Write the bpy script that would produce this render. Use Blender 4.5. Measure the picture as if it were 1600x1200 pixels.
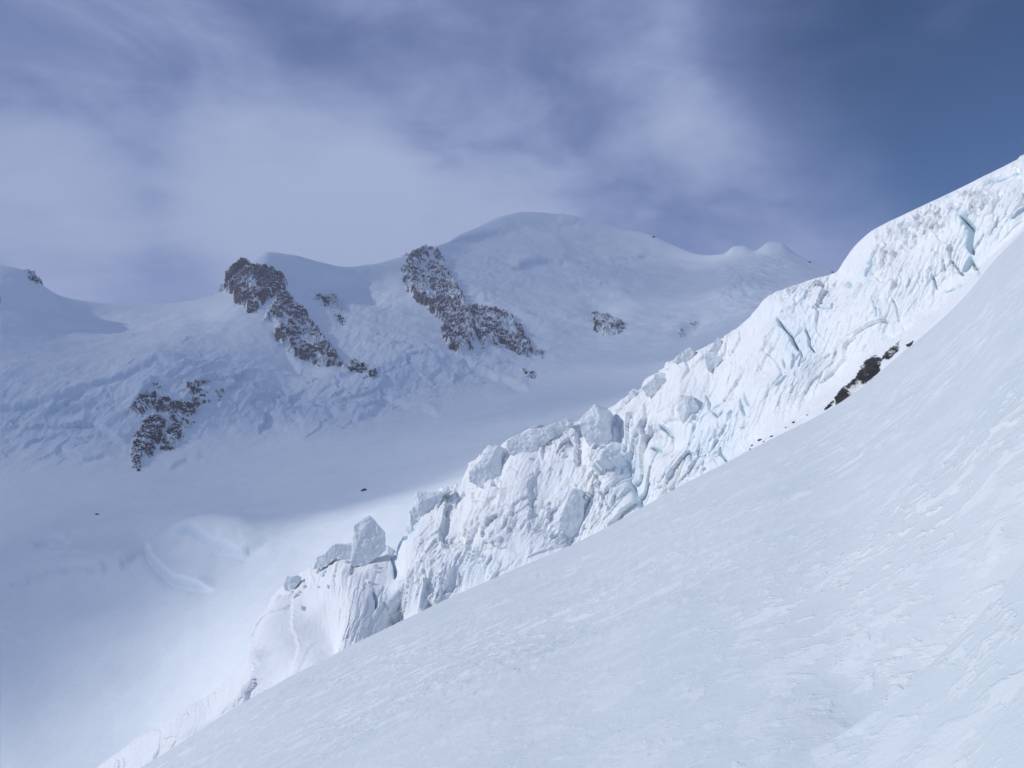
import bpy, math
import numpy as np

# ------------------------------------------------------------------ clear
for o in list(bpy.data.objects):
    bpy.data.objects.remove(o)
scene = bpy.context.scene
col = scene.collection
F = 1232.0          # focal length in photo pixels (1600 wide)
HZ = 640.0          # row of the true horizon

# ------------------------------------------------------------------ camera
cam = bpy.data.cameras.new("camera")
cam.sensor_width = 36.0
cam.lens = 36.0 * F / 1600.0
cam.shift_y = (HZ - 600.0) / 1600.0
cam.clip_start = 0.1
cam.clip_end = 60000
cam_o = bpy.data.objects.new("camera", cam)
cam_o.location = (0, 0, 0)
cam_o.rotation_euler = (math.radians(90), 0, 0)
col.objects.link(cam_o)
scene.camera = cam_o

# ------------------------------------------------------------------ light
SUN_AZ = math.radians(-97)      # from +Y, clockwise positive
SUN_EL = math.radians(30)
S = np.array([math.sin(SUN_AZ) * math.cos(SUN_EL), math.cos(SUN_AZ) * math.cos(SUN_EL), math.sin(SUN_EL)])
sun = bpy.data.lights.new("sun", 'SUN')
sun.energy = 2.6
sun.angle = math.radians(0.6)
sun.color = (1.0, 0.955, 0.925)
sun_o = bpy.data.objects.new("sun", sun)
from mathutils import Vector
sun_o.rotation_euler = Vector(S).to_track_quat('Z', 'Y').to_euler()
col.objects.link(sun_o)

# ------------------------------------------------------------------ world: clear high-altitude sky behind drifting cloud
world = bpy.data.worlds.new("World")
scene.world = world
world.use_nodes = True
nt = world.node_tree
nt.nodes.clear()
N, L = nt.nodes, nt.links


def mathn(nt, op, a, b=None, c=None, clamp=False):
    n = nt.nodes.new('ShaderNodeMath')
    n.operation = op
    n.use_clamp = clamp
    for i, v in enumerate((a, b, c)):
        if v is None:
            continue
        if isinstance(v, (int, float)):
            n.inputs[i].default_value = v
        else:
            nt.links.new(v, n.inputs[i])
    return n.outputs[0]


def mixc(nt, f, a, b):
    n = nt.nodes.new('ShaderNodeMix')
    n.data_type = 'RGBA'
    if isinstance(f, (int, float)):
        n.inputs[0].default_value = f
    else:
        nt.links.new(f, n.inputs[0])
    for i, v in ((6, a), (7, b)):
        if isinstance(v, tuple):
            n.inputs[i].default_value = (*v, 1)
        else:
            nt.links.new(v, n.inputs[i])
    return n.outputs[2]


def noisen(nt, vec, scale, detail=4, rough=0.55, dist=0.0):
    n = nt.nodes.new('ShaderNodeTexNoise')
    n.inputs['Scale'].default_value = scale
    n.inputs['Detail'].default_value = detail
    n.inputs['Roughness'].default_value = rough
    n.inputs['Distortion'].default_value = dist
    if vec is not None:
        nt.links.new(vec, n.inputs['Vector'])
    return n.outputs[0]


def rangen(nt, v, a, b, c=0.0, d=1.0, smooth=True):
    n = nt.nodes.new('ShaderNodeMapRange')
    n.interpolation_type = 'SMOOTHSTEP' if smooth else 'LINEAR'
    nt.links.new(v, n.inputs[0])
    for i, x in enumerate((a, b, c, d)):
        n.inputs[i + 1].default_value = x
    return n.outputs[0]


sky = N.new('ShaderNodeTexSky')
sky.sky_type = 'NISHITA'
sky.sun_disc = False
sky.sun_elevation = SUN_EL
sky.sun_rotation = SUN_AZ
sky.altitude = 4000
sky.air_density = 1.0
sky.dust_density = 0.0
sky.ozone_density = 5.0
SKY_STRENGTH = 0.05
tc = N.new('ShaderNodeTexCoord')
vec = tc.outputs['Generated']
mp = N.new('ShaderNodeMapping')
mp.inputs['Scale'].default_value = (1.0, 1.0, 2.2)
mp.inputs['Rotation'].default_value = (0, math.radians(12), 0)
L.new(vec, mp.inputs['Vector'])
mvec = mp.outputs[0]


def lobe(px, py, width):
    """weight that is 1 towards the sky direction seen at (px, py) and 0 beyond width radians"""
    d = Vector(((px - 800) / F, 1.0, (HZ - py) / F)).normalized()
    n = N.new('ShaderNodeVectorMath')
    n.operation = 'DOT_PRODUCT'
    n.inputs[1].default_value = d
    nv = N.new('ShaderNodeVectorMath')
    nv.operation = 'NORMALIZE'
    L.new(vec, nv.inputs[0])
    L.new(nv.outputs[0], n.inputs[0])
    return rangen(nt, n.outputs['Value'], math.cos(width), 1.0)


big = noisen(nt, mvec, 3.2, 6, 0.55, 0.6)
fine = noisen(nt, mvec, 7.0, 8, 0.58, 0.5)
cov = mathn(nt, 'ADD', mathn(nt, 'MULTIPLY', big, 0.85), mathn(nt, 'MULTIPLY', fine, 0.45))
cov = mathn(nt, 'ADD', cov, 0.10)
for (px, py, w, a) in ((1440, 20, 0.27, -0.70), (1620, 230, 0.17, -0.40), (560, 190, 0.16, -0.12), (760, 0, 0.16, -0.05), (1330, 330, 0.26, 0.04),
                       (460, 320, 0.17, 0.30), (600, 275, 0.08, 0.14), (60, 345, 0.13, 0.18), (200, 440, 0.26, 0.12), (1560, 90, 0.10, 0.12),
                       (1180, 130, 0.14, 0.18), (640, 390, 0.26, 0.22)):
    cov = mathn(nt, 'ADD', cov, mathn(nt, 'MULTIPLY', lobe(px, py, w), a))
cmask = rangen(nt, cov, 0.0, 1.0)
lit = rangen(nt, cov, 0.50, 1.22)
ccol = mixc(nt, lit, (0.142, 0.195, 0.395), (0.335, 0.40, 0.575))
hs = N.new('ShaderNodeHueSaturation')
hs.inputs['Saturation'].default_value = 2.0
L.new(sky.outputs[0], hs.inputs['Color'])
bg1 = N.new('ShaderNodeBackground')
L.new(hs.outputs[0], bg1.inputs[0])
bg1.inputs[1].default_value = SKY_STRENGTH
bg2 = N.new('ShaderNodeBackground')
L.new(ccol, bg2.inputs[0])
bg2.inputs[1].default_value = 1.0
mx = N.new('ShaderNodeMixShader')
L.new(cmask, mx.inputs[0])
L.new(bg1.outputs[0], mx.inputs[1])
L.new(bg2.outputs[0], mx.inputs[2])
wo = N.new('ShaderNodeOutputWorld')
L.new(mx.outputs[0], wo.inputs[0])

# ------------------------------------------------------------------ exposure
scene.view_settings.view_transform = 'Standard'
scene.view_settings.look = 'None'
scene.view_settings.exposure = 0.18
scene.view_settings.gamma = 1.0
scene.view_settings.use_curve_mapping = False
scene.cycles.max_bounces = 8
scene.cycles.diffuse_bounces = 4
scene.cycles.volume_bounces = 1

# ================================================================== numeric tools
rng = np.random.default_rng(7)
_perm = rng.permutation(256).astype(np.int32)
_perm = np.concatenate([_perm, _perm, _perm])
_grad = rng.normal(size=(256, 3)).astype(np.float32)
_grad /= np.linalg.norm(_grad, axis=1, keepdims=True)


_gx, _gy, _gz = (np.ascontiguousarray(_grad[:, i]) for i in range(3))


def _perlin_chunk(p):
    pi = np.floor(p)
    f = p - pi
    pi = pi.astype(np.int32) & 255
    w = f * f * f * (f * (f * 6 - 15) + 10)
    x, y, z = f[:, 0], f[:, 1], f[:, 2]
    u, v, t = w[:, 0], w[:, 1], w[:, 2]
    rx = []
    for dx in (0, 1):
        a = _perm[pi[:, 0] + dx]
        ry = []
        for dy in (0, 1):
            b = _perm[a + ((pi[:, 1] + dy) & 255)]
            rz = []
            for dz in (0, 1):
                g = _perm[b + ((pi[:, 2] + dz) & 255)]
                rz.append(_gx[g] * (x - dx) + _gy[g] * (y - dy) + _gz[g] * (z - dz))
            ry.append(rz[0] + t * (rz[1] - rz[0]))
        rx.append(ry[0] + v * (ry[1] - ry[0]))
    return (rx[0] + u * (rx[1] - rx[0])) * 1.6


def perlin(p):
    sh = p.shape[:-1]
    p = np.ascontiguousarray(p.reshape(-1, 3), np.float32)
    out = np.empty(len(p), np.float32)
    for i in range(0, len(p), 32768):
        out[i:i + 32768] = _perlin_chunk(p[i:i + 32768])
    return out.reshape(sh)


def fbm(p, octv=4, gain=0.5, lac=2.03):
    a, s, o = 1.0, 0.0, np.zeros(p.shape[:-1], np.float32)
    for i in range(octv):
        o += a * perlin(p + i * 17.3)
        p = p * lac
        a *= gain
    return o


def ridged(p, octv=4, gain=0.5, lac=2.03):
    a, o, n = 1.0, np.zeros(p.shape[:-1], np.float32), 0.0
    for i in range(octv):
        o += a * (1 - 2 * np.abs(perlin(p + i * 31.7)))
        n += a
        p = p * lac
        a *= gain
    return o / n


def worley(s, h, seed=0, jit=0.9):
    """2-D cells: returns F1, F2, offset to own cell centre and three random numbers of the cell"""
    r = np.random.default_rng(seed)
    tab = r.random((1024, 5)).astype(np.float32)
    si, hi = np.floor(s).astype(np.int64), np.floor(h).astype(np.int64)
    f1 = np.full(s.shape, 9.0, np.float32)
    f2 = np.full(s.shape, 9.0, np.float32)
    idb = np.zeros(s.shape, np.int64)
    ox = np.zeros(s.shape, np.float32)
    oy = np.zeros(s.shape, np.float32)
    for dx in (-1, 0, 1):
        for dy in (-1, 0, 1):
            cx, cy = si + dx, hi + dy
            idx = (cx * 73856093 ^ cy * 19349663) & 1023
            qx = cx + 0.5 + jit * (tab[idx, 0] - 0.5) - s
            qy = cy + 0.5 + jit * (tab[idx, 1] - 0.5) - h
            d = np.sqrt(qx * qx + qy * qy)
            m = d < f1
            f2 = np.where(m, f1, np.minimum(f2, d))
            f1 = np.where(m, d, f1)
            idb = np.where(m, idx, idb)
            ox = np.where(m, -qx, ox)
            oy = np.where(m, -qy, oy)
    return f1, f2, ox, oy, tab[idb, 2], tab[idb, 3], tab[idb, 4]


def facets(s, h, seed, tilt=1.0):
    f1, f2, ox, oy, a, b, c = worley(s, h, seed)
    return (a - 0.5) + tilt * (ox * (b - 0.5) * 2 + oy * (c - 0.5) * 2), f2 - f1


def sstep(a, b, x):
    t = np.clip((x - a) / (b - a), 0, 1)
    return t * t * (3 - 2 * t)


def pchip(xk, yk, x):
    xk, yk = np.asarray(xk, float), np.asarray(yk, float)
    h = np.diff(xk)
    d = np.diff(yk) / h
    m = np.zeros(len(xk))
    for i in range(1, len(xk) - 1):
        if d[i - 1] * d[i] > 0:
            w1, w2 = 2 * h[i] + h[i - 1], h[i] + 2 * h[i - 1]
            m[i] = (w1 + w2) / (w1 / d[i - 1] + w2 / d[i])
    m[0], m[-1] = d[0], d[-1]
    x = np.clip(x, xk[0], xk[-1])
    i = np.clip(np.searchsorted(xk, x) - 1, 0, len(xk) - 2)
    t = (x - xk[i]) / h[i]
    t2, t3 = t * t, t * t * t
    return (2 * t3 - 3 * t2 + 1) * yk[i] + (t3 - 2 * t2 + t) * h[i] * m[i] + (-2 * t3 + 3 * t2) * yk[i + 1] + (t3 - t2) * h[i] * m[i + 1]


def smooth1d(a, n):
    if n < 2:
        return a
    k = np.hanning(2 * n + 1)
    k /= k.sum()
    return np.convolve(np.pad(a, n, mode='edge'), k, mode='valid')


def line(pts, px, sm=0):
    p = np.array(pts, float)
    return smooth1d(pchip(p[:, 0], p[:, 1], px), sm), smooth1d(pchip(p[:, 0], p[:, 2], px), max(sm, 25))


def unproj(px, py, Y):
    return np.stack([(px - 800) / F * Y, Y + 0 * px, (HZ - py) / F * Y], -1)


def hermite_rows(ctrl, nrows):
    """ctrl: (K, ncol, 3) rows of control points; returns rows with monotone cubic interpolation"""
    K = len(ctrl)
    d = ctrl[1:] - ctrl[:-1]
    m = np.zeros_like(ctrl)
    for i in range(1, K - 1):
        a, b = d[i - 1], d[i]
        m[i] = np.where(a * b > 0, 2 * a * b / np.where(np.abs(a + b) < 1e-9, 1e-9, a + b), 0)
    m[0], m[-1] = d[0], d[-1]
    out = []
    for i in range(K - 1):
        n = nrows[i]
        for j in range(n):
            t = j / n
            t2, t3 = t * t, t ** 3
            out.append((2 * t3 - 3 * t2 + 1) * ctrl[i] + (t3 - 2 * t2 + t) * m[i] + (-2 * t3 + 3 * t2) * ctrl[i + 1] + (t3 - t2) * m[i + 1])
    out.append(ctrl[-1])
    return np.array(out)


def grid_normals(P):
    du = np.gradient(P, axis=1)
    dv = np.gradient(P, axis=0)
    n = np.cross(du, dv)
    n /= np.maximum(np.linalg.norm(n, axis=-1, keepdims=True), 1e-9)
    return n


def mesh_from_grid(name, P, mat, attrs=None, keep=None, normals=None):
    R, C = P.shape[:2]
    idx = np.arange(R * C).reshape(R, C)
    q = np.stack([idx[:-1, :-1], idx[:-1, 1:], idx[1:, 1:], idx[1:, :-1]], -1).reshape(-1, 4)
    V = P.reshape(-1, 3)
    used = None
    if keep is not None:
        k = keep.reshape(-1)
        q = q[k[q].any(1)]
        used = np.unique(q)
        remap = np.zeros(R * C, np.int64)
        remap[used] = np.arange(len(used))
        q = remap[q]
        V = V[used]
    me = bpy.data.meshes.new(name)
    me.vertices.add(len(V))
    me.vertices.foreach_set('co', V.astype(np.float32).ravel())
    me.loops.add(q.size)
    me.loops.foreach_set('vertex_index', q.astype(np.int32).ravel())
    me.polygons.add(len(q))
    me.polygons.foreach_set('loop_start', np.arange(0, q.size, 4, dtype=np.int32))
    me.polygons.foreach_set('use_smooth', np.ones(len(q), bool))
    for an, av in (attrs or {}).items():
        av = av.reshape(-1)
        if used is not None:
            av = av[used]
        a = me.attributes.new(an, 'FLOAT', 'POINT')
        a.data.foreach_set('value', np.ascontiguousarray(av, np.float32))
    me.update(calc_edges=True)
    me.validate()
    if normals is not None:
        nn = normals.reshape(-1, 3)
        if used is not None:
            nn = nn[used]
        me.normals_split_custom_set_from_vertices([tuple(v) for v in nn])
    me.materials.append(mat)
    return me


def link(name, me, parent=None, label=None, cat=None, group=None, kind=None):
    o = bpy.data.objects.new(name, me)
    col.objects.link(o)
    if parent:
        o.parent = parent
    for k, v in (('label', label), ('category', cat), ('group', group), ('kind', kind)):
        if v:
            o[k] = v
    return o


def pdist(px, py, poly):
    """distance in photo pixels to a polyline, signed (+ = on the upper side for a left-to-right line), and position along it"""
    best = np.full(px.shape, 1e9)
    sg = np.zeros(px.shape)
    tt = np.zeros(px.shape)
    n = len(poly) - 1
    for i in range(n):
        (x0, y0), (x1, y1) = poly[i], poly[i + 1]
        dx, dy = x1 - x0, y1 - y0
        l2 = dx * dx + dy * dy
        t = np.clip(((px - x0) * dx + (py - y0) * dy) / l2, 0, 1)
        ex, ey = px - x0 - t * dx, py - y0 - t * dy
        d = np.hypot(ex, ey)
        c = dx * ey - dy * ex
        m = d < best
        best = np.where(m, d, best)
        sg = np.where(m, -np.sign(c), sg)
        tt = np.where(m, (i + t) / n, tt)
    return best * sg, tt


def polyin(px, py, poly):
    """signed distance to a closed outline in photo pixels, + inside"""
    best = np.full(px.shape, 1e9)
    ins = np.zeros(px.shape, bool)
    n = len(poly)
    for i in range(n):
        (x0, y0), (x1, y1) = poly[i], poly[(i + 1) % n]
        dx, dy = x1 - x0, y1 - y0
        t = np.clip(((px - x0) * dx + (py - y0) * dy) / (dx * dx + dy * dy + 1e-9), 0, 1)
        best = np.minimum(best, np.hypot(px - x0 - t * dx, py - y0 - t * dy))
        cr = ((y0 > py) != (y1 > py)) & (px < dx * (py - y0) / (dy if dy else 1e-9) + x0)
        ins ^= cr
    return np.where(ins, best, -best)


def blob(px, py, cx, cy, rx, ry, rot=0.0):
    c, s = math.cos(math.radians(rot)), math.sin(math.radians(rot))
    x, y = px - cx, py - cy
    a, b = (x * c + y * s) / rx, (-x * s + y * c) / ry
    return np.exp(-(a * a + b * b))


def project(P):
    return 800 + F * P[..., 0] / P[..., 1], HZ - F * P[..., 2] / P[..., 1]


# ================================================================== materials
def new_mat(name):
    m = bpy.data.materials.new(name)
    m.use_nodes = True
    t = m.node_tree
    b = t.nodes['Principled BSDF']
    return m, t, b


def objcoord(t):
    g = t.nodes.new('ShaderNodeNewGeometry')
    return g


def bump(t, b, layers):
    """layers: list of (height socket, distance, strength) chained"""
    prev = None
    for h, dist, st in layers:
        n = t.nodes.new('ShaderNodeBump')
        n.inputs['Distance'].default_value = dist
        n.inputs['Strength'].default_value = st
        t.links.new(h, n.inputs['Height'])
        if prev:
            t.links.new(prev, n.inputs['Normal'])
        prev = n.outputs[0]
    t.links.new(prev, b.inputs['Normal'])


def attrn(t, name):
    a = t.nodes.new('ShaderNodeAttribute')
    a.attribute_name = name
    return a.outputs['Fac']


SNOW = (0.80, 0.88, 0.895)
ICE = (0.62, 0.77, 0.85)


def snow_mat(name, scales, SNOW=SNOW, ice=False, ICE=ICE):
    m, t, b = new_mat(name)
    g = objcoord(t)
    pos = g.outputs['Position']
    n1 = noisen(t, pos, scales[0][0], 6, 0.6)
    base = mixc(t, rangen(t, n1, 0.3, 0.7), tuple(c * 0.97 for c in SNOW), SNOW)
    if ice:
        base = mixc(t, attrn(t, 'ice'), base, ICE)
    t.links.new(base, b.inputs['Base Color'])
    b.inputs['Roughness'].default_value = 0.62
    b.inputs['Specular IOR Level'].default_value = 0.25
    bump(t, b, [(noisen(t, pos, s, d, 0.6), dist, st) for s, d, dist, st in scales])
    return m


def crust_mat():
    m, t, b = new_mat('crusted_snow')
    pos = objcoord(t).outputs['Position']
    zone = rangen(t, noisen(t, pos, 0.16, 4, 0.5), 0.40, 0.60)
    p1 = rangen(t, noisen(t, pos, 2.0, 5, 0.6, 0.3), 0.52, 0.60)
    p2 = rangen(t, noisen(t, pos, 5.5, 4, 0.6, 0.3), 0.53, 0.63)
    grain = noisen(t, pos, 22.0, 4, 0.6)
    micro = noisen(t, pos, 110.0, 2, 0.5)
    flake = mathn(t, 'MULTIPLY', mathn(t, 'MAXIMUM', mathn(t, 'MULTIPLY', p1, 0.8), p2), mathn(t, 'MULTIPLY_ADD', zone, 0.75, 0.25))
    base = mixc(t, rangen(t, noisen(t, pos, 0.5, 4, 0.55), 0.3, 0.7), (0.575, 0.65, 0.675), (0.62, 0.685, 0.705))
    t.links.new(mixc(t, flake, base, (0.74, 0.80, 0.81)), b.inputs['Base Color'])   # frosted flakes are whiter than the wind-glazed crust
    b.inputs['Roughness'].default_value = 0.55
    b.inputs['Specular IOR Level'].default_value = 0.3
    bump(t, b, [(flake, 0.018, 0.7), (grain, 0.010, 0.45), (micro, 0.003, 0.4)])
    return m


M_FORE = crust_mat()
M_FAR = snow_mat('far_snow', [(0.02, 7, 6.0, 0.25), (0.12, 5, 1.2, 0.35)], ice=True, ICE=(0.36, 0.52, 0.68))  # darker, bluer ICE also paints shade into the crevasse walls
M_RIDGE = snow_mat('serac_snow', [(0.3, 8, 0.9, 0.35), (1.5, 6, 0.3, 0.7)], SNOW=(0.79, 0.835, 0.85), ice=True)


def rock_mat(name, c1, c2, scale, thr=0.80, soft=0.08):
    m, t, b = new_mat(name)
    g = objcoord(t)
    pos = g.outputs['Position']
    n1 = noisen(t, pos, 0.35 * scale, 6, 0.65)
    n2 = noisen(t, pos, 0.06 * scale, 3, 0.5)
    rockc = mixc(t, rangen(t, n2, 0.38, 0.62), c1, c2)
    rockc = mixc(t, rangen(t, n1, 0.35, 0.7), tuple(x * 0.55 for x in c1), rockc)
    sep = t.nodes.new('ShaderNodeSeparateXYZ')
    t.links.new(g.outputs['Normal'], sep.inputs[0])
    n3 = noisen(t, pos, 0.25 * scale, 5, 0.7)
    nz = mathn(t, 'ADD', sep.outputs[2], mathn(t, 'MULTIPLY', mathn(t, 'SUBTRACT', n3, 0.5), 0.5))
    sn = rangen(t, nz, thr - soft, thr + soft)
    sn = mathn(t, 'MAXIMUM', sn, attrn(t, 'drift'))
    t.links.new(mixc(t, sn, rockc, SNOW), b.inputs['Base Color'])
    b.inputs['Roughness'].default_value = 0.8
    b.inputs['Specular IOR Level'].default_value = 0.2
    bump(t, b, [(n1, 2.4 / scale, 0.8)])
    return m


M_ROCK = rock_mat('frosted_granite', (0.14, 0.108, 0.122), (0.29, 0.21, 0.195), 1.0)
M_ROCK_DARK = rock_mat('dark_granite', (0.06, 0.058, 0.066), (0.10, 0.09, 0.09), 1.0)
M_ROCK_NEAR = rock_mat('dark_gneiss', (0.048, 0.051, 0.06), (0.085, 0.088, 0.097), 4.0, thr=1.4)

# ================================================================== far sheet: glacier basin and mountain
NC = 1050
pxc = np.concatenate([np.linspace(-420, -10, 60), np.linspace(0, 1420, NC - 150), np.linspace(1435, 2000, 90)])
sk = [(-420, 300, 1700), (-200, 370, 1650), (-60, 408, 1650), (0, 415, 1650), (40, 425, 1680), (62, 445, 1720), (100, 465, 1800), (170, 475, 1900), (240, 477, 1950),
      (300, 470, 1930), (345, 458, 1900), (362, 444, 1900), (385, 424, 1900), (405, 402, 1910), (420, 394, 1930), (440, 397, 1960), (470, 402, 2000), (500, 409, 2080),
      (540, 418, 2200), (580, 414, 2300), (630, 402, 2400), (660, 393, 2450), (700, 379, 2650), (740, 360, 2900), (790, 338, 3100), (820, 333, 3200), (870, 336, 3250),
      (920, 345, 3250), (980, 361, 3200), (1020, 370, 3100), (1050, 384, 3000), (1100, 400, 2800), (1130, 398, 2700), (1148, 386, 2650), (1160, 386, 2650), (1180, 394, 2650), (1203, 379, 2600),
      (1220, 380, 2600), (1240, 396, 2600), (1270, 411, 2550), (1305, 426, 2500), (1400, 455, 2450), (1600, 480, 2400), (2000, 430, 2300)]
G0 = [(-420, 1420, 330), (0, 1330, 330), (200, 1290, 335), (300, 1200, 350), (400, 1090, 375), (600, 905, 430), (800, 790, 520), (1000, 690, 650), (1200, 570, 800), (1400, 510, 900), (2000, 430, 1000)]
G1 = [(-420, 990, 620), (0, 960, 620), (200, 940, 590), (400, 885, 600), (600, 795, 670), (800, 700, 800), (1000, 625, 960), (1200, 532, 1060), (1400, 480, 1120), (2000, 410, 1150)]
G2 = [(-420, 800, 960), (0, 770, 1000), (200, 742, 1050), (350, 722, 1090), (500, 690, 1160), (600, 668, 1230), (700, 640, 1310), (830, 602, 1450), (950, 577, 1550), (1050, 556, 1600), (1200, 507, 1500),
      (1400, 468, 1400), (2000, 400, 1400)]
C1 = [(-420, 615, 1180), (0, 612, 1220), (100, 602, 1260), (200, 577, 1330), (300, 572, 1370), (350, 577, 1400), (450, 590, 1450), (550, 570, 1520), (650, 532, 1660), (750, 500, 1850), (850, 482, 2050),
      (950, 472, 2150), (1050, 466, 2150), (1150, 448, 2050), (1300, 444, 1900), (1500, 440, 1800), (2000, 380, 1700)]
ctrl = []
for i, l in enumerate((G0, G1, G2, C1, sk)):
    y, d = line(l, pxc, 0 if l is sk else 40)
    if l is sk:
        d = smooth1d(d, 15)
    ctrl.append(unproj(pxc, y, d))
sy, sY = line(sk, pxc, 0)
c1y, c1Y = line(C1, pxc, 40)
sh_y = smooth1d(sy, 45) + 0.24 * (c1y - smooth1d(sy, 45))
sh_Y = smooth1d(sY - 0.27 * (sY - c1Y), 45)
ctrl.insert(4, unproj(pxc, sh_y, sh_Y))
top = ctrl[-1]
u = (pxc - 800) / F
for dy, dz in ((260, 130), (900, 330), (2500, 380)):
    Y = top[:, 1] + dy
    ctrl.append(np.stack([u * Y, Y, top[:, 2] - dz], -1))
ctrl = np.array(ctrl)
rows = [120, 110, 105, 85, 40, 14, 8, 5]
FAR = hermite_rows(ctrl, rows)
far_px, far_py = project(FAR)
r_foot = 120 + 110
fn = grid_normals(FAR)
if fn[100, 500, 2] < 0:
    fn = -fn
px, py = far_px, far_py
rowi = np.arange(len(FAR))[:, None] + 0 * px
mtn = sstep(r_foot - 15, r_foot + 60, rowi)                     # 1 on the mountain, 0 on the glacier
skyfade = 1 - 0.75 * sstep(30, 4, (py - FAR[:1, :, 0] * 0 - np.interp(px.ravel(), [s[0] for s in sk], [s[1] for s in sk]).reshape(px.shape)))
D = np.zeros(px.shape, np.float32)
P = FAR
b1 = fbm(P / 260.0, 4)
D += (b1 * 12 * mtn + fbm(P / np.array([90., 130, 110]) + 5, 4) * 4 * mtn * (1 - 0.7 * sstep(640, 720, px) * sstep(500, 470, py))) * skyfade
D += fbm(P / 120.0 + 9, 4) * 2.2 * (1 - mtn)
# steep ice bands, hanging seracs and avalanche runnels
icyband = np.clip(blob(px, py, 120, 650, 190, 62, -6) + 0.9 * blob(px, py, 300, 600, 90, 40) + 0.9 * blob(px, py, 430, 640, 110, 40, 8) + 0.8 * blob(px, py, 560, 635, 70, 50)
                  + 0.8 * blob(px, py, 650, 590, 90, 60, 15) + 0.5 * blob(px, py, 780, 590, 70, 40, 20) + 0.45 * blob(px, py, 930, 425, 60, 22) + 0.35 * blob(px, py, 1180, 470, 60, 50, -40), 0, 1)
fs, _ = facets(P[..., 0] / 34.0 + 0.3 * fbm(P / 40, 2), P[..., 2] / 22.0 + 0.3 * fbm(P / 37 + 3, 2), 3)
rd = ridged(P / np.array([26., 60, 60]) + 2, 4)
D += icyband * mtn * (fs * 6.5 + rd * 5.0)
D += mtn * (0.35 * blob(px, py, 560, 500, 60, 80) + 0.4 * blob(px, py, 760, 450, 70, 60, 20) + 0.3 * blob(px, py, 1170, 450, 70, 50, -30)) * rd * 9
# soft shaded dome beside the first rock and hollows in the summit slope
D += skyfade * mtn * (-26 * blob(px, py, 505, 440, 40, 22, 20) + 14 * blob(px, py, 470, 425, 14, 40, -30) - 18 * blob(px, py, 1080, 510, 12, 26, 35)
                      - 20 * blob(px, py, 940, 480, 26, 12) - 6 * blob(px, py, 700, 470, 16, 60, -30) - 8 * blob(px, py, 790, 520, 40, 20, 30))


WOB = fbm(P / (P[..., 1:2] * 0.03 + 1) + 50, 3)


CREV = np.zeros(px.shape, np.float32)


def scarp(poly, H, Lup, Ldn, dn=0.5, wob=4.0, soft=1.6):
    """a lip of ice: the upper side stands proud of a crack along the line"""
    global D
    pl = np.array(poly)
    pad = 5 * max(Lup, Ldn) + 10
    cm = np.where((pxc > pl[:, 0].min() - pad) & (pxc < pl[:, 0].max() + pad))[0]
    c0, c1 = cm[0], cm[-1] + 1
    X, Yp = px[:, c0:c1], py[:, c0:c1] + WOB[:, c0:c1] * wob
    s, t = pdist(X, Yp, poly)
    end = sstep(0, 0.22, t) * sstep(1, 0.78, t)
    side = 1 / (1 + np.exp(-np.clip(s / soft, -30, 30)))
    prof = H * (np.exp(-np.maximum(s, 0) / Lup) * side - dn * np.exp(np.minimum(s, 0) / Ldn) * (1 - side))
    D[:, c0:c1] += np.where(np.abs(s) < pad, prof * end, 0)
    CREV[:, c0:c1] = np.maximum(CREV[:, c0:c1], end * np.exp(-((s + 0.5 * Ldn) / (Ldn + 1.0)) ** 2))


# the lens-shaped bergschrund on the glacier
D += 19 * blob(px, py, 335, 838, 80, 26, -4) + 9 * blob(px, py, 110, 885, 95, 24, -10) + 6 * blob(px, py, 60, 830, 80, 22, -10) - 5 * blob(px, py, 180, 930, 90, 22, -10) - 5 * blob(px, py, 80, 850, 20, 8)
scarp([(228, 850), (236, 880), (265, 902), (300, 916), (340, 924)], 5.0, 30, 6, 1.2, 2, 1.4)
scarp([(258, 852), (300, 853), (340, 866), (380, 869), (424, 853)], 4.5, 26, 7, 1.0, 2, 1.4)
scarp([(230, 852), (262, 832), (310, 812), (350, 806), (395, 812)], 1.2, 14, 6, 1.0, 2)
scarp([(300, 812), (360, 803), (440, 790)], 2.0, 14, 20, 0.5, 2)
scarp([(-60, 945), (20, 925), (80, 908), (150, 902), (200, 885), (236, 866)], 4.5, 34, 8, 1.2, 5, 2.6)
scarp([(40, 892), (90, 884), (150, 880)], 1.5, 18, 5, 2.0, 3)
scarp([(50, 850), (85, 846), (110, 852)], 2, 10, 6, 2.5, 3)
scarp([(-100, 1010), (-10, 985), (40, 1000)], 1.2, 18, 5, 2.0, 3)
# mountain crevasses
for poly, H in (([(-80, 640), (20, 634), (100, 624), (180, 588), (250, 568), (350, 580)], 9), ([(60, 632), (110, 640), (150, 636)], 6), ([(795, 418), (840, 409), (900, 414)], 16),
                ([(925, 404), (985, 408), (1020, 398)], 9), ([(690, 378), (760, 368), (810, 362)], 8), ([(700, 548), (750, 575), (800, 600), (830, 606)], 9), ([(600, 620), (640, 640), (690, 650)], 8),
                ([(500, 640), (560, 655), (600, 640)], 7), ([(390, 640), (440, 650), (480, 660)], 6), ([(880, 440), (930, 445), (970, 440)], 8), ([(900, 462), (990, 463)], 6),
                ([(1110, 470), (1140, 455), (1170, 440)], 5), ([(1160, 500), (1200, 470), (1240, 445)], 4), ([(590, 575), (640, 560), (690, 572)], 6), ([(870, 348), (905, 350)], 6),
                ([(440, 545), (470, 575), (530, 585), (560, 575)], 7), ([(260, 735), (290, 718), (320, 712)], 4), ([(150, 660), (180, 690), (200, 700)], 6), ([(90, 700), (130, 720), (180, 715)], 5)):
    scarp(poly, H * 0.95, 14, 5, 1.3, 4)
D += fbm(P / 14.0, 3) * 0.5 * mtn * skyfade
icea = np.maximum(np.clip(icyband * mtn * (0.1 + 0.3 * sstep(-0.2, 0.5, rd)), 0, 0.35), 0 * CREV)
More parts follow.
